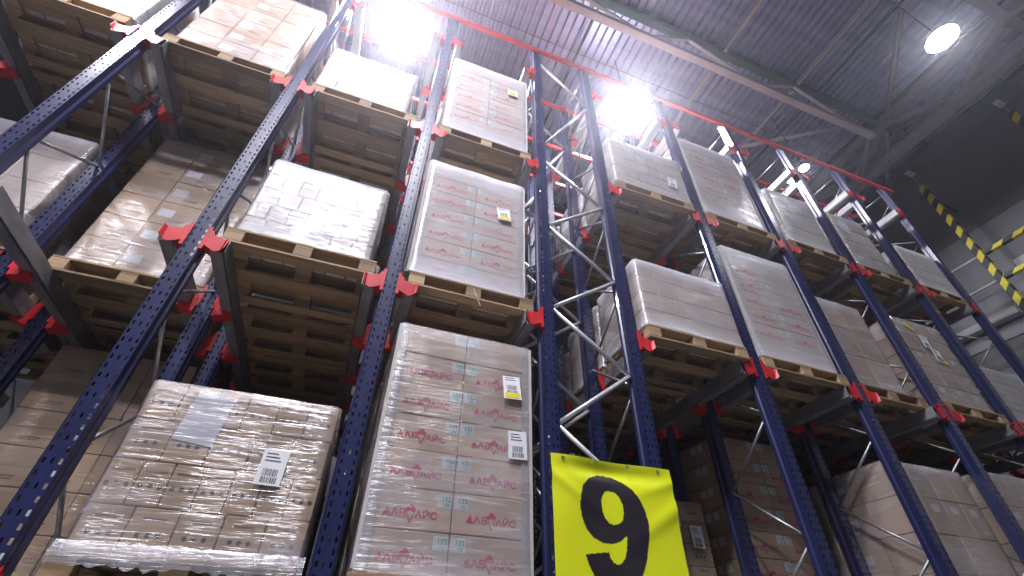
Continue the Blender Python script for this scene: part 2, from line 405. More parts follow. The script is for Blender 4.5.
def barcode_mesh(w, h):
    b = B(); r = random.Random(4)
    for (zc, hh) in ((-.15, .2), (-.36, .16)):
        x = -w * .3
        while x < w * .3:
            t = r.choice((.003, .005, .007)); b.quadbox(x, x + t, 0, .0008, h * (zc - hh / 2), h * (zc + hh / 2)); x += t + r.choice((.003, .005))
    for k in range(3): b.quadbox(-w * .36, w * (.1 + .08 * k), 0, .0008, h * (.36 - .1 * k), h * (.39 - .1 * k))
    return b.mesh('barcode', 'ink')
A5 = B().quadbox(-.07, .07, 0, .0012, -.1, .1).mesh('paper_label', 'paper'); A5B = barcode_mesh(.14, .2)
A4 = B().quadbox(-.105, .105, 0, .0012, -.148, .148).mesh('paper_sheet', 'paper')
def dots_mesh():
    b = B()
    for i in range(3):
        cx = -.045 + i * .045; b.poly([(cx + .012 * math.cos(t * math.pi / 5), 0, .012 * math.sin(t * math.pi / 5)) for t in range(10)], (0, .0008, 0))
    for i in range(9): b.quadbox(-.05 + i * .012, -.043 + i * .012, 0, .0008, .07, .082)
    return b.mesh('printed_marks', 'ink')
DOTS = dots_mesh()
def lines_mesh():
    b = B()
    for i in range(7): b.quadbox(-.06 + i * .018, -.05 + i * .018, 0, .0008, -.008, .006)
    b.quadbox(-.07, .05, 0, .0008, -.022, -.018)
    return b.mesh('printed_marks', 'ink')
LINES = lines_mesh()
CM = {}
def carton_mesh(w, d, h, m):
    k = (round(w, 3), round(d, 3), round(h, 3), m)
    if k not in CM:
        b = B().quadbox(-w / 2, w / 2, 0, d, 0, h); me = b.mesh('carton', m, bevel=.005)
        CM[k] = me
    return CM[k]
TAPE = {}
def tape_mesh(w):
    k = round(w, 3)
    if k not in TAPE: TAPE[k] = B().quadbox(-w / 2, w / 2, 0, .0008, -.0012, .0012).mesh('flap_seam', 'card_seam')
    return TAPE[k]
FM = {}
def film_mesh(w, d, h, seed, hem=0., kind='film', flare=.01):
    """film wound round the stack: wavy sheet round four sides, gathered over the top edge, ragged hem"""
    key = (round(w, 2), round(d, 2), round(h, 2), seed, kind)
    if key in FM: return FM[key]
    r = random.Random(seed); off = .012; cr = .03
    W, D_ = w / 2 + off, d / 2 + off
    per = []
    def edge(p, q, n):
        for k in range(n): per.append((Vector(p).lerp(Vector(q), k / n)))
    nx, ny = max(10, int(w / .045)), max(8, int(d / .06))
    pts = [(-W + cr, -D_), (W - cr, -D_), (W, -D_ + cr), (W, D_ - cr), (W - cr, D_), (-W + cr, D_), (-W, D_ - cr), (-W, -D_ + cr)]
    for i in range(8):
        edge(pts[i], pts[(i + 1) % 8], nx if i in (0, 4) else ny if i in (2, 6) else 2)
    n = len(per); zs = [.003] + [.03] + [h * t / 14 for t in range(1, 15)] ; b = B(); so = r.uniform(0, 90)
    for j, z in enumerate(zs):
        for k, p in enumerate(per):
            nn = Vector((p.x / W, p.y / D_)); nn.normalize()
            wv = noise.noise(Vector((p.x * 3 + so, p.y * 3, z * 16 + p.x * 2.5))) * .007 + noise.noise(Vector((p.x * 9, so, z * 9))) * .003
            if abs(p.x) > W - cr * 1.5 or abs(p.y) > D_ - cr * .5 and abs(p.x) > W - .08: wv *= .4
            o = wv + (flare + abs(noise.noise(Vector((k * .7, so, 0)))) * flare * 1.5 if j == 0 else (flare * .4 if j == 1 else 0))
            q = p + nn * o; zz = z
            b.v.append((q.x, q.y, zz))
    for j in range(len(zs) - 1):
        for k in range(n):
            a, c = j * n + k, j * n + (k + 1) % n; b.f.append((a, c, c + n, a + n))
    base = (len(zs) - 1) * n
    for ins, dz in ((.03, .006), (.14, .004)):
        i0 = len(b.v)
        for k, p in enumerate(per):
            q = Vector((p.x * (1 - ins / W), p.y * (1 - ins / D_)))
            b.v.append((q.x, q.y, h + dz + .006 + noise.noise(Vector((k * .5, so, ins * 9))) * .008))
        for k in range(n):
            b.f.append((base + k, base + (k + 1) % n, i0 + (k + 1) % n, i0 + k))
        base = i0
    me = DATA.meshes.new('stretch_film'); me.from_pydata(b.v, [], b.f); me.materials.append(M[kind])
    for p in me.polygons: p.use_smooth = True
    FM[key] = me; return me

LOADS = []
def load(lane, lv, Y, xl, xr, top, rows, cols, style, card, film, label, seed, extra=None, detail=True, z0=None, depth=.8, group=None):
    zb = (LV[lv] if z0 is None else z0) + .146
    w, h = xr - xl, top - zb; cx = (xl + xr) / 2
    o = empty('wrapped_carton_load', cx, Y + depth / 2, zb, label, 'wrapped cartons', group or 'wrapped carton loads')
    LOADS.append(o)
    r = random.Random(seed); ch = h / rows
    o.rotation_euler.z = r.uniform(-.012, .012)
    if not detail:
        b = B()
        for i in range(rows):
            for j in range(cols):
                cw = w / cols; b.quadbox(-w / 2 + j * cw + .003, -w / 2 + (j + 1) * cw - .003, -depth / 2, depth / 2, i * ch + .002, (i + 1) * ch - .002)
        st = ob('carton_stack', b.mesh('carton_stack', card), o)
        for i in range(rows):
            for s in (-1, 1):
                if style == 'davice' : ob('paper_label', LBL, st, (s * (w / 2 + .002), -.1 + .1 * (i % 2), (i + .7) * ch), (0, 0, s * math.pi / 2))
        ob('stretch_film', film_mesh(w, depth, h, seed % 3, kind=film), o)
        return o
    for i in range(rows):
        nc = cols[i % len(cols)] if isinstance(cols, (list, tuple)) else cols
        cw = w / nc
        for j in range(nc):
            for dd in range(2):
                gp = .011 if card == 'card_white' else .006
                me = carton_mesh(cw - gp, depth / 2 - .005, ch - gp * .8, card)
                jx = r.uniform(-.002, .002); jy = r.uniform(-.003, .003)
                c = ob('carton', me, o, (-w / 2 + (j + .5) * cw + jx, -depth / 2 + dd * depth / 2 + jy, i * ch), (0, 0, r.uniform(-.006, .006)))
                if dd: continue
                yf = -.0014
                if style == 'davice':
                    if i < rows - 1:
                        ob('brand_print', DAVICE, c, (.008 if j == 0 else -.01, yf, ch * .36))
                    sx = cw / 2 - .055 if j == 0 else -cw / 2 + .055
                    l = ob('paper_label', LBL, c, (sx, yf, ch * .74)); ob('number_print', N132, l, (0, -.001, 0))
                elif style == 'dots':
                    ob('printed_marks', DOTS, c, (0, yf, ch * .42))
                elif style == 'labels':
                    if j == (nc // 2) or r.random() < .08: ob('paper_label', LBLW, c, (-.085 if j == nc // 2 else .05, yf, ch * .5))
                    ob('printed_marks', LINES, c, (.03, yf, ch * .25))
                    ob('flap_seam', tape_mesh(cw * .96), c, (0, yf + .0008, ch * .5))
                elif style == 'row_labels':
                    if i % 2 == 0 or rows < 4: ob('paper_label', LBLS, c, (0, yf, ch * .72))
                elif style == 'plain':
                    ob('flap_seam', tape_mesh(cw * .9), c, (0, yf + .0008, ch * .5))
            if j == 0 and xl > 0 and (style in ('row_labels', 'tape')):
                ob('paper_label', LBLS, c, (-cw / 2 - .001, .2, ch * .5), (0, 0, -math.pi / 2))
            if j == 0 and xl > 0 and style == 'davice':
                for k in (0, 1): ob('paper_label', LBL, c, (-cw / 2 - .002, -.02 - k * .12, ch * .7), (0, 0, -math.pi / 2))
    ob('stretch_film', film_mesh(w, depth, h, seed, kind=film, flare=.008), o)
    yf = -depth / 2 - .024
    for e in (extra or []):
        kind, ex, ez = e[0], e[1], e[2]; rot = e[3] if len(e) > 3 else 0
        if kind == 'barcode':
            l = ob('paper_label', A5, o, (ex - cx, yf, ez - zb), (0, rot, 0)); ob('barcode', A5B, l, (0, -.001, 0))
        elif kind == 'ticket':
            l = ob('paper_label', A5, o, (ex - cx, yf, ez - zb), (-.12, rot, 0)); ob('barcode', A5B, l, (0, -.001, .03))
            ob('yellow_strip', B().quadbox(-.06, .06, -.002, -.001, -.09, -.045).mesh('yellow_strip', 'yellow_tape'), l)
        elif kind == 'sheet': ob('paper_sheet', A4, o, (ex - cx, -depth / 2 - .0065, ez - zb), (0, rot, 0))
        elif kind == 'corners':
            for s in (-1, 1):
                bb = B(); a = s * w / 2
                bb.quadbox(min(a + s * .004, a - s * .075), max(a + s * .004, a - s * .075), -depth / 2 - .008, -depth / 2 - .004, .02, h - .01)
                bb.quadbox(min(a + s * .004, a + s * .008), max(a + s * .004, a + s * .008), -depth / 2 - .008, -depth / 2 + .07, .02, h - .01)
                ob('corner_board', bb.mesh('corner_board', 'corner'), o)
        elif kind == 'hem':
            bb = B(); n_ = 70
            for k in range(n_ + 1):
                xx = -w / 2 - .03 + (w + .06) * k / n_
                lo = -.045 - .05 * abs(noise.noise(Vector((k * .21, 3, 1)))); 
                for q, zz in enumerate((.05, .0, lo)):
                    bb.v.append((xx, -depth / 2 - .028 - .022 * (q > 0) + .008 * noise.noise(Vector((k * .6, q * 3, 0))), zz + .01 * noise.noise(Vector((k * .4, 7, q)))))
            for k in range(n_):
                for q in range(2):
                    a_ = k * 3 + q; bb.f.append((a_, a_ + 3, a_ + 4, a_ + 1))
            hm_ = bb.mesh('film_hem', 'film_white', True); ob('film_hem', hm_, o)
        elif kind == 'yellow':
            bb = B().quadbox(-.09, .09, 0, .001, -.025, .025).mesh('tape_strip', 'yellow_tape'); ob('tape_strip', bb, o, (ex - cx, yf, ez - zb), (0, rot, 0))
        elif kind == 'tail':
            pts = [Vector((ex - cx, yf - .04, ez - zb)), Vector((ex - cx + .03, yf - .05, ez - zb - .09)), Vector((ex - cx + .07, yf - .045, ez - zb - .17))]
            bb = B().bar(pts[0], pts[1], .012, .002).bar(pts[1], pts[2], .012, .002); ob('film_tail', bb.mesh('film_tail', 'paper'), o)
    return o

SPEC = [
 # lane lv  Y     xl     xr    top  rows cols   style  carton      film          label                                                                             extra
 ('CD', 0, 3.05, .19, 1.26, 2.05, 7, 2, 'davice', 'card_pale', 'film', 'tall carton load with crimson lettering and 132 labels, biggest and nearest, beside the yellow sign', [('corners', 0, 0), ('ticket', 1.10, 1.66, -.06), ('barcode', 1.15, 1.22, -.04)]),
 ('CD', 1, 3.05, .15, 1.21, 4.15, 7, 2, 'davice', 'card_pale', 'film_milky', 'white-wrapped tall carton load with faint pink lettering, directly above the biggest lettered load', [('corners', 0, 0), ('ticket', .98, 3.60, -.1), ('tail', .72, 2.50)]),
 ('CD', 2, 3.05, .20, 1.25, 6.56, 7, 2, 'davice', 'card_pale', 'film_milky', 'tall milky-wrapped carton load at the upper tier left of the sign, yellow ticket upper right', [('corners', 0, 0), ('ticket', 1.04, 6.12, 0)]),
 ('BC', 0, 3.05, -1.14, -.08, 1.29, 4, (5, 7, 5, 6), 'dots', 'card', 'film', 'low tan carton load in crinkled film with white sheet and barcode label, bottom left', [('sheet', -.80, 1.10, .1), ('barcode', -.36, .87, .02), ('hem', 0, 0)]),
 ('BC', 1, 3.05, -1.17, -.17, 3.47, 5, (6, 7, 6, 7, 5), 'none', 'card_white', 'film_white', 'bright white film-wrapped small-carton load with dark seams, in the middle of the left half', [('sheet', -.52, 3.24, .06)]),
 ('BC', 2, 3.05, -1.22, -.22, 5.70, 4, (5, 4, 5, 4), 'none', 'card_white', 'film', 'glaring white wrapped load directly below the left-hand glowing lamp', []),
 ('AB', 2, 3.05, -2.56, -1.53, 6.45, 6, 3, 'labels', 'card', 'film', 'carton load with small white labels at the very top, left of the glowing lamp', []),
 ('AB', 1, 3.93, -2.56, -1.50, 4.34, 6, 3, 'labels', 'card', 'film', 'set-back brown carton load with a diagonal column of square white labels, middle tier', []),
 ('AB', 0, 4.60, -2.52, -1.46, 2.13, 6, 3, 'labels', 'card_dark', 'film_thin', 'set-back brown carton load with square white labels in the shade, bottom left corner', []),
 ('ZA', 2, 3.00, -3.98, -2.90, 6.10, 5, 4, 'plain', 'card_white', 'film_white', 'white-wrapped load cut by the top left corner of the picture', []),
 ('ZA', 1, 3.81, -4.00, -2.90, 3.84, 4, 3, 'plain', 'card_pale', 'film_milky', 'pale wrapped load at the left edge, behind the leftmost blue upright', []),
 ('EF', 0, 4.13, 2.42, 3.62, 1.35, 5, 4, 'dots', 'card', 'film_thin', 'low shaded brown carton load peeping out right of the yellow sign, with a paper label', [('barcode', 3.46, 1.02, 0), ('barcode', 3.22, 1.2, 0)]),
 ('EF', 1, 2.98, 2.45, 3.63, 3.43, 4, (5, 6, 5, 6), 'none', 'card_pale', 'film_milky', 'squat film-wrapped carton load with shiny patches, just above right of the yellow sign', []),
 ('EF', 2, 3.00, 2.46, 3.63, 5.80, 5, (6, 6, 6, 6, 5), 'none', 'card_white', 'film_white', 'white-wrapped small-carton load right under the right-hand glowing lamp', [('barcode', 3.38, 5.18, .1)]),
 ('FG', 0, 4.00, 3.90, 5.02, 2.08, 7, 2, 'davice', 'card', 'film_thin', 'set-back shaded carton load with faint red lettering, bottom tier right of the sign', []),
 ('FG', 1, 3.03, 3.88, 4.95, 4.20, 7, 2, 'davice', 'card_pale', 'film_milky', 'tall lilac-white wrapped carton load with red lettering, right half middle tier', [('corners', 0, 0)]),
 ('FG', 2, 3.03, 3.86, 4.93, 6.62, 7, 2, 'davice', 'card_pale', 'film_milky', 'tall wrapped load with barely legible pink lettering, upper tier beside the right-hand lamp', [('corners', 0, 0)]),
 ('GH', 0, 3.17, 5.26, 6.38, 1.72, 4, 4, 'row_labels', 'card_pale', 'film', 'large-carton load with rows of four white labels, bottom right', []),
 ('GH', 1, 3.10, 5.32, 6.13, 3.84, 3, 2, 'tape', 'card_pale', 'film', 'narrow load of big plain cartons, middle tier, third lane right of the sign', []),
 ('GH', 2, 3.03, 5.36, 6.25, 6.03, 3, 2, 'plain', 'card_white', 'film_milky', 'pale wrapped load of big cartons, upper tier, third lane right of the sign', []),
 ('HI', 0, 3.10, 6.68, 7.72, 1.76, 4, 3, 'row_labels', 'card_pale', 'film', 'pale load cut by the lower right corner of the picture', []),
 ('HI', 1, 3.05, 6.66, 7.60, 3.85, 5, 3, 'row_labels', 'card_pale', 'film', 'tan load with yellow tape and many white labels, near the right edge', [('yellow', 6.92, 3.72, .5), ('yellow', 7.2, 3.25, .7), ('barcode', 7.08, 3.50, .1), ('barcode', 7.16, 3.3, .1)]),
 ('HI', 2, 3.05, 6.67, 7.50, 6.02, 4, 2, 'row_labels', 'card_white', 'film', 'wrapped load with white sheet on its face, upper tier, fourth lane right of sign', [('sheet', 6.95, 5.75, .2)]),
 ('IJ', 0, 3.10, 8.02, 9.0, 1.80, 4, 3, 'row_labels', 'card_pale', 'film', 'load below the lower right corner, last lane at the right end', []),
 ('IJ', 1, 3.10, 8.00, 8.98, 3.40, 4, 3, 'plain', 'card_white', 'film_white', 'rounded grey-wrapped load at the right edge, last lane', []),
 ('IJ', 2, 3.05, 8.12, 9.03, 5.75, 4, 2, 'plain', 'card_white', 'film_milky', 'pale wrapped load at the right end of the rack, upper tier', []),
]
HIDDEN = {('IJ', 0): 1, ('IJ', 1): 2, ('IJ', 2): 2, ('HI', 0): 1, ('HI', 2): 2, ('GH', 0): 2, ('GH', 2): 2, ('FG', 0): 1, ('FG', 2): 2, ('AB', 0): 1}
for i, (ln, lv, Y, xl, xr, top, rows, cols, style, card, film, label, extra) in enumerate(SPEC):
    load(ln, lv, Y, xl, xr, top, rows, cols, style, card, film, label, 11 + i, extra)
    a, c = LANES[ln]; cx = (UX[a] + UX[c]) / 2
    if ln == 'EF': cx = 3.03
    if (ln, lv) == ('BC', 0): cx = -.635
    wide = {'ZA': 1.09, 'EF': 1.165, 'FG': 1.18, 'GH': 1.12, 'HI': 1.13, 'IJ': 1.07}.get(ln, 1.12 if (ln, lv) != ('BC', 0) else 1.07)
    pallet(cx, Y - .03, LV[lv] + .001, 'wooden pallet, front of %s, %s' % (LV_TXT[lv], LANE_TXT[ln]), 'front wooden pallets', wide=wide)
    hw_ = min(.56, (UX[c] - UX[a]) / 2 - .105)
    k = 1
    while True:
        yy = Y + .84 * k
        if yy + .8 > YEND + .1 or k > 3: break
        if (ln, lv) in HIDDEN and k >= HIDDEN[(ln, lv)]: break
        ord_ = ('second', 'third', 'fourth')[k - 1]
        pallet(cx + random.uniform(-.015, .015), yy, LV[lv] + .001, 'wooden pallet, %s deep, %s, %s' % (ord_, LV_TXT[lv], LANE_TXT[ln]), 'wooden pallets deeper in the lanes', wide=wide)
        hgt = top - LV[lv] - .146 + random.uniform(-.25, .1)
        nc = cols if isinstance(cols, int) else 5
        load(ln, lv, yy + .03, cx - hw_, cx + hw_, LV[lv] + .146 + hgt, rows, nc, style, card, 'film_milky' if film == 'film_white' else film, 'wrapped carton load, %s deep, %s, %s' % (ord_, LV_TXT[lv], LANE_TXT[ln]), 100 + i * 4 + k, detail=False, depth=.76, group='wrapped loads deeper in the lanes')
        k += 1

# ------------------------------------------------------------------ the yellow banner
sx0, sx1, sz0, sz1, SY = 1.372, 2.350, -.22, 1.175, 2.952
def bulge(x, z):
    u = (x - sx0) / (sx1 - sx0); v = (sz1 - z) / (sz1 - sz0)
    y = 0
    y += .030 * math.exp(-((v - .055) / .04) ** 2) * math.sin(math.pi * u)            # slack fold under the top hem
    y += -.014 * math.sin(u * 9 + v * 2) * math.exp(-v * 4)
    t = v - (.62 - .42 * u); y += -.014 * math.exp(-(t / .045) ** 2) * max(0, u - .45) * 2
    t = v - (.10 + .42 * u); y += -.012 * math.exp(-(t / .035) ** 2) * max(0, 1 - u * 1.7)
    t = v - (.32 - .25 * u); y += -.010 * math.exp(-(t / .03) ** 2) * max(0, u - .5) * 2
    y += .006 * noise.noise(Vector((x * 4, z * 3, 1)))
    return y
def pt(px, py):                      # a traced point of the digit on the banner's plane (x, z)
    f = 460.51; d = Vector((540 + px / 4.2375 - 512, 440 + py / 4.2375 - 288, f))
    X = d.dot(Vector((.93704, .23285, .26026))); Y = d.dot(Vector((-.34889, .59178, .72668))); Z = d.dot(Vector((.01519, -.77173, .63576)))
    return (X * SY / Y, Z * SY / Y)
OUT = [(245, 147), (275, 147), (310, 155), (350, 178), (390, 212), (420, 252), (442, 297), (456, 350), (460, 400), (459, 450), (453, 510), (440, 560), (420, 605), (390, 640), (350, 655), (310, 650), (270, 620), (235, 580), (210, 535), (193, 484), (240, 480), (292, 475),
       (300, 500), (313, 520), (330, 530), (348, 524), (361, 505), (368, 470), (369, 430), (368, 403), (350, 423), (325, 436), (298, 439), (262, 432), (228, 412), (200, 380), (180, 335), (169, 285), (169, 235), (180, 193), (205, 162)]
INN = [(290, 214), (315, 220), (336, 242), (350, 275), (356, 310), (352, 338), (338, 355), (315, 361), (292, 352), (274, 330), (263, 300), (259, 265), (264, 235), (275, 218)]
OUT = [pt(*p) for p in OUT]; INN = [pt(*p) for p in INN]
def inside(x, z, P):
    c = False; j = len(P) - 1
    for i in range(len(P)):
        if (P[i][1] > z) != (P[j][1] > z) and x < (P[j][0] - P[i][0]) * (z - P[i][1]) / (P[j][1] - P[i][1]) + P[i][0]: c = not c
        j = i
    return c
bn = empty('number_banner', (sx0 + sx1) / 2, SY, sz0, 'yellow fabric banner with a big black 9, tied across two blue uprights', 'sign')
def banner_meshes():
    st = .0062; nx = int((sx1 - sx0) / st); nz = int((sz1 - sz0) / st)
    b, d = B(), B(); idx = {}
    for j in range(nz + 1):
        for i in range(nx + 1):
            x = sx0 + (sx1 - sx0) * i / nx; z = sz0 + (sz1 - sz0) * j / nz
            b.v.append((x - (sx0 + sx1) / 2, bulge(x, z), z - sz0))
            d.v.append((x - (sx0 + sx1) / 2, bulge(x, z) - .0015, z - sz0))
    for j in range(nz):
        for i in range(nx):
            a = j * (nx + 1) + i; q = (a, a + 1, a + nx + 2, a + nx + 1); b.f.append(q)
            x = sx0 + (sx1 - sx0) * (i + .5) / nx; z = sz0 + (sz1 - sz0) * (j + .5) / nz
            if inside(x, z, OUT) and not inside(x, z, INN): d.f.append(q)
    ms = []
    for n_, bb, m in (('banner_sheet', b, 'banner'), ('number_nine', d, 'digit')):
        me = DATA.meshes.new(n_); me.from_pydata(bb.v, [], bb.f); me.materials.append(M[m])
        for p in me.polygons: p.use_smooth = True
        bm = bmesh.new(); bm.from_mesh(me); bmesh.ops.delete(bm, geom=[v for v in bm.verts if not v.link_faces], context='VERTS'); bm.to_mesh(me); bm.free()
        ms.append(me)
    return ms
ms = banner_meshes()
ob('banner_sheet', ms[0], bn); ob('number_nine', ms[1], bn)
for gx in (-.40, -.14, .12, .38):
    g = B().lathe([(.006, 0), (.012, 0), (.012, .004), (.006, .004)], 14).mesh('grommet', 'zinc')
    ob('grommet', g, bn, (gx, -.006, sz1 - sz0 - .025), (math.pi / 2, 0, 0))
# ------------------------------------------------------------------ roof, trusses, lamps
def deck():
    b = B(); pitch = .1875; x0, x1, y0, y1, z = -9.0, 13.3, -3.5, 13.0, 11.15
    prof = []
    x = x0
    while x < x1:
        prof += [(x, z), (x + .065, z), (x + .085, z + .09), (x + .1675, z + .09)]; x += pitch
    for p in prof: b.v += [(p[0], y0, p[1]), (p[0], y1, p[1])]
    for i in range(len(prof) - 1): b.f.append((2 * i, 2 * i + 1, 2 * i + 3, 2 * i + 2))
    b.quadbox(x0, x1, y0, y1, z + .1, z + .2)
    return b.mesh('ceiling', 'deck')
struct('ceiling', deck())
b = B()
for yy in (4.05, 9.6): b.quadbox(-9, 13.2, yy, yy + .02, 11.135, 11.15)
struct('trim_1', b.mesh('trim_1', 'dim_steel'))
struct('floor', B().quadbox(-9, 13.3, -6, 13.0, -.1 - H, -H).mesh('floor', 'concrete'))
WX = 13.2
wr = struct('wall_right', B().quadbox(WX, WX + .2, -6, 13, -H, 11.2).mesh('wall_right', 'wallpanel'))
struct('wall_back', B().quadbox(-9, WX, 13, 13.2, -H, 11.2).mesh('wall_back', 'wallpanel'))
struct('wall_left', B().quadbox(-9.2, -9, -6, 13, -H, 11.2).mesh('wall_left', 'wallpanel'))
b = B().quadbox(WX - .03, WX - .001, -3, 12, 5.75, 8.4); struct('trim_2', b.mesh('trim_2', 'wallpale'))
b = B().quadbox(WX - .03, WX - .001, -3, 12, 2.2, 5.2); struct('trim_3', b.mesh('trim_3', 'wallpale'))
# dark runway girder and pale ledge on the end wall
b = B()
b.quadbox(-.12, .12, 0, 14, .045, .07).quadbox(-.02, .02, 0, 14, .07, .30).quadbox(-.12, .12, 0, 14, .30, .33)
tag(ob('runway_girder', b.mesh('runway_girder', 'darkwall'), None, (12.0, -2.5, 9.95 + H)), 'dark steel girder running along the end wall above the striped post', 'girder')
b = B().quadbox(-.05, .05, 0, 14, 0, .12).quadbox(-.09, .09, 0, 14, -.02, 0)
tag(ob('cable_tray', b.mesh('cable_tray', 'darkwall'), None, (12.45, -2.5, 10.25 + H)), 'dark slim tray running beside the girder under the roof', 'cable tray')
b = B().quadbox(.1, .32, 0, 2.2, .04, .2)
for k, y0 in enumerate((2.75 + .95, 5.98)):
    o = ob('wall_duct', b.mesh('wall_duct', 'white_steel', bevel=.008), None, (WX - .36, y0, 6.05 + H))
    tag(o, ('pale box duct along the end wall under the striped post', 'pale box duct along the end wall, further section behind the last upright')[k], 'duct', 'pale wall ducts')
def xtruss(y, zt, zl, x0, x1, xl1, tops, lows, m_top, m_low, label):
    t = empty('roof_truss', x0, y, zt, label, 'roof truss')
    b = B().quadbox(0, x1 - x0, -.075, .075, 0, .02).quadbox(0, x1 - x0, -.01, .01, .02, .2).quadbox(0, x1 - x0, -.075, .075, .2, .22)
    ob('top_chord', b.mesh('top_chord', m_top), t)
    ob('bottom_chord', B().quadbox(0, xl1 - x0, -.075, .075, zl - zt, zl - zt + .16).mesh('bottom_chord', m_low, bevel=.012), t)
    nodes = sorted([(x, 0) for x in tops] + [(x, 1) for x in lows])
    for (xa, ta), (xb, tb) in zip(nodes[:-1], nodes[1:]):
        if ta == tb: continue
        za, zb_ = (0 if not ta else zl - zt + .14), (0 if not tb else zl - zt + .14)
        ob('web_member', B().bar((xa - x0, 0, za), (xb - x0, 0, zb_), .07, .07).mesh('web_member', m_low, bevel=.008), t)
    return t
xtruss(2.83, 10.9, 9.82, -8, 12.6, 10.05, [-6.9, -3.9, -.9, 2.1, 5.1, 8.1], [-5.4, -2.4, .6, 3.8, 6.6, 9.6], 'green', 'white_steel', 'roof truss with green top chord and pale bottom chord crossing above the rack front')
xtruss(8.4, 10.9, 9.82, -8, 12.6, 10.05, [-6.9, -3.9, -.9, 2.1, 5.1, 8.1], [-5.4, -2.4, .6, 3.8, 6.6, 9.6], 'green', 'white_steel', 'further roof truss seen through the gap above the sign')
# end truss along the wall
t = empty('roof_truss', 11.04, -3, 10.9, 'brown-grey roof truss running along the end wall, right of the oval lamp', 'roof truss')
ob('top_chord', B().quadbox(-.11, .11, 0, 15.5, 0, .2).mesh('top_chord', 'dim_steel', bevel=.01), t)
ob('bottom_chord', B().quadbox(-.12, .12, 0, 15.5, -1.1, -.87).mesh('bottom_chord', 'dim_steel', bevel=.02), t)
yy = -2.8
k = 0
while yy < 12:
    a = (0, yy + 3, .0); c = (0, yy + 1.4 + 3, -.9); e = (0, yy + 2.8 + 3, 0)
    ob('web_member', B().bar(a, c, .13, .15).mesh('web_member', 'dim_steel', bevel=.01), t)
    ob('web_member', B().bar(c, e, .13, .15).mesh('web_member', 'dim_steel', bevel=.01), t)
    yy += 2.8
# cross girder and wind braces
b = B().quadbox(-8, 13, -.1, .1, 0, .22); tag(ob('roof_beam', b.mesh('roof_beam', 'dim_steel'), None, (0, .05, 10.85 + H)), 'grey roof beam at the top right corner behind the oval lamp', 'beam')
for i, (p, q, m, lb) in enumerate((((8.8, .71, 10.75), (10.84, 2.64, 10.75), 'dim_steel', 'slanting grey tube left of the oval lamp'),
        ((7.6, 4.7, 10.6), (10.0, 2.98, 10.6), 'white_steel', 'slanting pale tube behind the red front beam, from truss end'),
        ((11.1, 2.85, 10.7), (12.5, 4.3, 9.9), 'dim_steel', 'short grey knee brace from truss node down to the girder'),
        ((9.98, 2.85, 9.95), (11.0, 3.9, 9.95), 'dim_steel', 'grey strut from the pale bottom chord end to the end truss'))):
    c = Vector(p); tag(ob('roof_brace', B().tube((0, 0, 0), Vector(q) - c, .055, 12).mesh('roof_brace', m, True), None, (p[0], p[1], p[2] + H)), lb, 'brace', 'roof braces')
for x, y0, y1, m, r, nm, lb in ((6.05, -3, 6.6, 'white_steel', .045, 'roof_tube', 'pale tube under the ribbed roof crossing the green chord'), (8.2, -3, 12, 'white_steel', .04, 'roof_tube', 'pale tube along the roof ribs, left of the oval lamp'),
        (4.0, 5.2, 12, 'white_steel', .05, 'roof_tube', 'pale tube under the roof behind the right-hand glowing lamp'),
        (2.92, -3, 12, 'green', .035, 'roof_conduit', 'green conduit under the roof above the narrow rack gap'), (8.84, -3, 12, 'green', .035, 'roof_conduit', 'green conduit under the roof near the oval lamp'),
        (10.8, -3, 12, 'green', .04, 'roof_conduit', 'green conduit beside the end truss')):
    c = B().tube((0, 0, 0), (0, y1 - y0, 0), r, 10)
    tag(ob(nm, c.mesh(nm, m, True), None, (x, y0, (11.0 if nm == 'roof_conduit' else 10.95) + H)), lb, 'tube' if nm == 'roof_tube' else 'conduit', 'tubes along the roof')
# lamps
lens = B().lathe([(.0001, 0), (.245, 0)], 40)
BODY = B().lathe([(.25, -.004), (.262, -.01), (.268, .03), (.25, .05), (.13, .07), (.12, .16), (.06, .18), (.0001, .18)], 40)
FIN = B()
for k in range(12):
    a = k * math.pi / 6; FIN.bar((.06 * math.cos(a), .06 * math.sin(a), .11), (.2 * math.cos(a), .2 * math.sin(a), .11), .006, .1)
LM = dict(body=BODY.mesh('housing', 'lamp_body', True), lens=lens.mesh('lens', 'glow'), lens_dim=lens.mesh('lens', 'glow_dim'), up=B().lathe([(.14, .072), (.24, .054)], 40).mesh('added_uplight_ring', 'added_glow_up'), fins=FIN.mesh('heat_sink', 'lamp_body'))
def lamp(x, y, z, lb, scale=1., dim=False):
    t = empty('high_bay_lamp', x, y, z, lb, 'lamp', 'round high bay lamps')
    for n_, k in (('housing', 'body'), ('lens', 'lens'), ('heat_sink', 'fins')):
        o = ob(n_, LM['lens_dim' if dim and k == 'lens' else k], t, (0, 0, .0)); o.scale = (scale,) * 3
    if not dim: ob('added_uplight_ring', LM['up'], t)  # glowing ring added on top of the housing to lighten the roof
    ob('hanging_cord', B().tube((0, 0, .17 * scale), (0, 0, 11.15 - z), .008, 6).mesh('hanging_cord', 'black', True), t)
lamp(-.784, 4.0, 9.0, 'big glowing round lamp at the top, left of picture centre')
lamp(3.86, 3.88, 9.0, 'big glowing round lamp above the narrow rack gap')
lamp(8.51, .68, 9.0, 'oval-looking glowing lamp alone at the top right', dim=True)
lamp(8.47, 4.06, 9.0, 'small glowing lamp behind the third upright right of the sign, lower one of the pair', .55, True)
lamp(8.44, 3.74, 9.0, 'small glowing lamp beside the red beam, upper one of the pair', .45, True)
lamp(-2.3, -2.3, 9.0, 'extra unseen round lamp added over the aisle, behind the viewer, left')  # unseen lamp, added to light the rack fronts, mostly at left
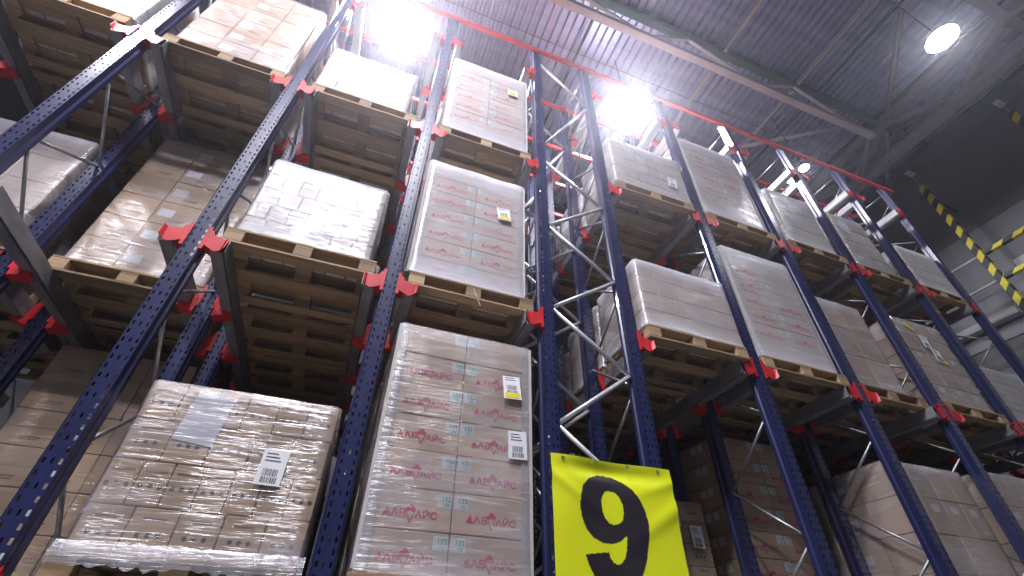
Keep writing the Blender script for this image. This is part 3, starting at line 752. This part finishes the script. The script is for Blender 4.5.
lamp(-5.42, -.1, 9.0, 'extra unseen round lamp added over the aisle beyond the left edge')  # unseen lamp, added as extra light on the left rack fronts
lamp(-.78, -.45, 9.0, 'extra unseen round lamp added over the aisle above the top edge, left half')  # unseen lamp, added and set back to even out the rack fronts
# striped suspended posts and what hangs with them
for k, (y, lb) in enumerate(((3.3, 'black and yellow striped hanging post, the long diagonal one at right'), (1.25, 'black and yellow striped hanging post cut by the right edge near the top'))):
    t = empty('striped_post', 12.0, y, 5.0, lb, 'striped post', 'hazard striped posts')
    z1 = 4.42 if k == 0 else 4.55
    ob('post_tube', B().quadbox(-.065, .065, -.065, .065, 0, z1).mesh('post_tube', 'stripes', bevel=.01), t)
    b = B()
    z = z1
    while z < 4.90:
        b.bar((0, 0, z), (0, 0, z + .04), .03 if int(z * 25) % 2 else .012, .012 if int(z * 25) % 2 else .03, up=(0, 1, 0)); z += .035
    ob('hanging_chain', b.mesh('hanging_chain', 'zinc'), t)
    ob('beam_clamp', B().quadbox(-.13, .13, -.06, .06, 4.93, 4.985).quadbox(-.05, .05, -.04, .04, 4.85, 4.93).mesh('beam_clamp', 'white_steel', bevel=.005), t)
for z, lb in ((7.07, 'upper striped crossbar reaching right from the hanging post'), (6.4, 'lower striped crossbar reaching right from the hanging post')):
    t = empty('striped_crossbar', 12.0, 1.32, z, lb, 'striped bar', 'striped crossbars')
    ob('bar_tube', B().quadbox(-.05, .05, 0, 1.91, -.05, .05).mesh('bar_tube', 'stripes', bevel=.008), t)
    ob('tail_tube', B().tube((0, 2.05, 0), (0, 2.95, 0), .03, 10).mesh('tail_tube', 'white_steel', True), t, label='plain pale tube')
tag(ob('thin_rod', B().tube((0, 0, 0), (1.33, 0, 0), .035, 10).mesh('thin_rod', 'black', True), None, (11.85, 3.41, 9.1 + H)), 'thin black rod from the striped post to the end wall', 'rod')
tag(ob('wall_notice', B().quadbox(-.012, 0, -.3, .3, -.22, .22).mesh('wall_notice', 'paper'), None, (WX - .031, 2.95, 7.05 + H)), 'white paper notice on the end wall at the right picture edge', 'notice')

HAZE = 0.0056  # scattering volume added in place of lens glare round the lamps
hm, nt, out = mat('glare_haze'); vs = N(nt, 'ShaderNodeVolumeScatter'); vs.inputs['Density'].default_value = HAZE; vs.inputs['Anisotropy'].default_value = .84
vs.inputs['Color'].default_value = (.86, .88, 1, 1)
L(nt, vs.outputs[0], out.inputs['Volume']); M['haze'] = hm
hz = ob('glare_haze', B().quadbox(-9.6, 13.8, -6.6, 13.6, -H - .5, 11.8).mesh('glare_haze', 'haze'), None, (0, 0, H)); hz['kind'] = 'stuff'; hz['label'] = 'thin haze added to imitate lens glare around the lamps'

# ------------------------------------------------------------------ world, camera, view
w = DATA.worlds.new('world'); bpy.context.scene.world = w; w.use_nodes = True
bg = w.node_tree.nodes['Background']; bg.inputs[0].default_value = (.72, .78, 1, 1); bg.inputs[1].default_value = .05
cam = DATA.cameras.new('camera'); co = DATA.objects.new('camera', cam); COL.objects.link(co)
X = Vector((.93704, -.34889, .01519)); Yd = Vector((.23285, .59178, -.77173)); Zf = Vector((.26026, .72668, .63576))
R = Matrix((X, -Yd, -Zf)).transposed().to_quaternion().to_matrix()
co.matrix_world = Matrix.Translation((0, 0, H)) @ R.to_4x4()
cam.sensor_width = 36; cam.lens = 460.51 / 1024 * 36; cam.clip_end = 200
sc = bpy.context.scene; sc.camera = co
sc.view_settings.view_transform = 'Standard'; sc.view_settings.look = 'None'; sc.view_settings.exposure = .06; sc.view_settings.gamma = 1
sc.view_settings.use_curve_mapping = False
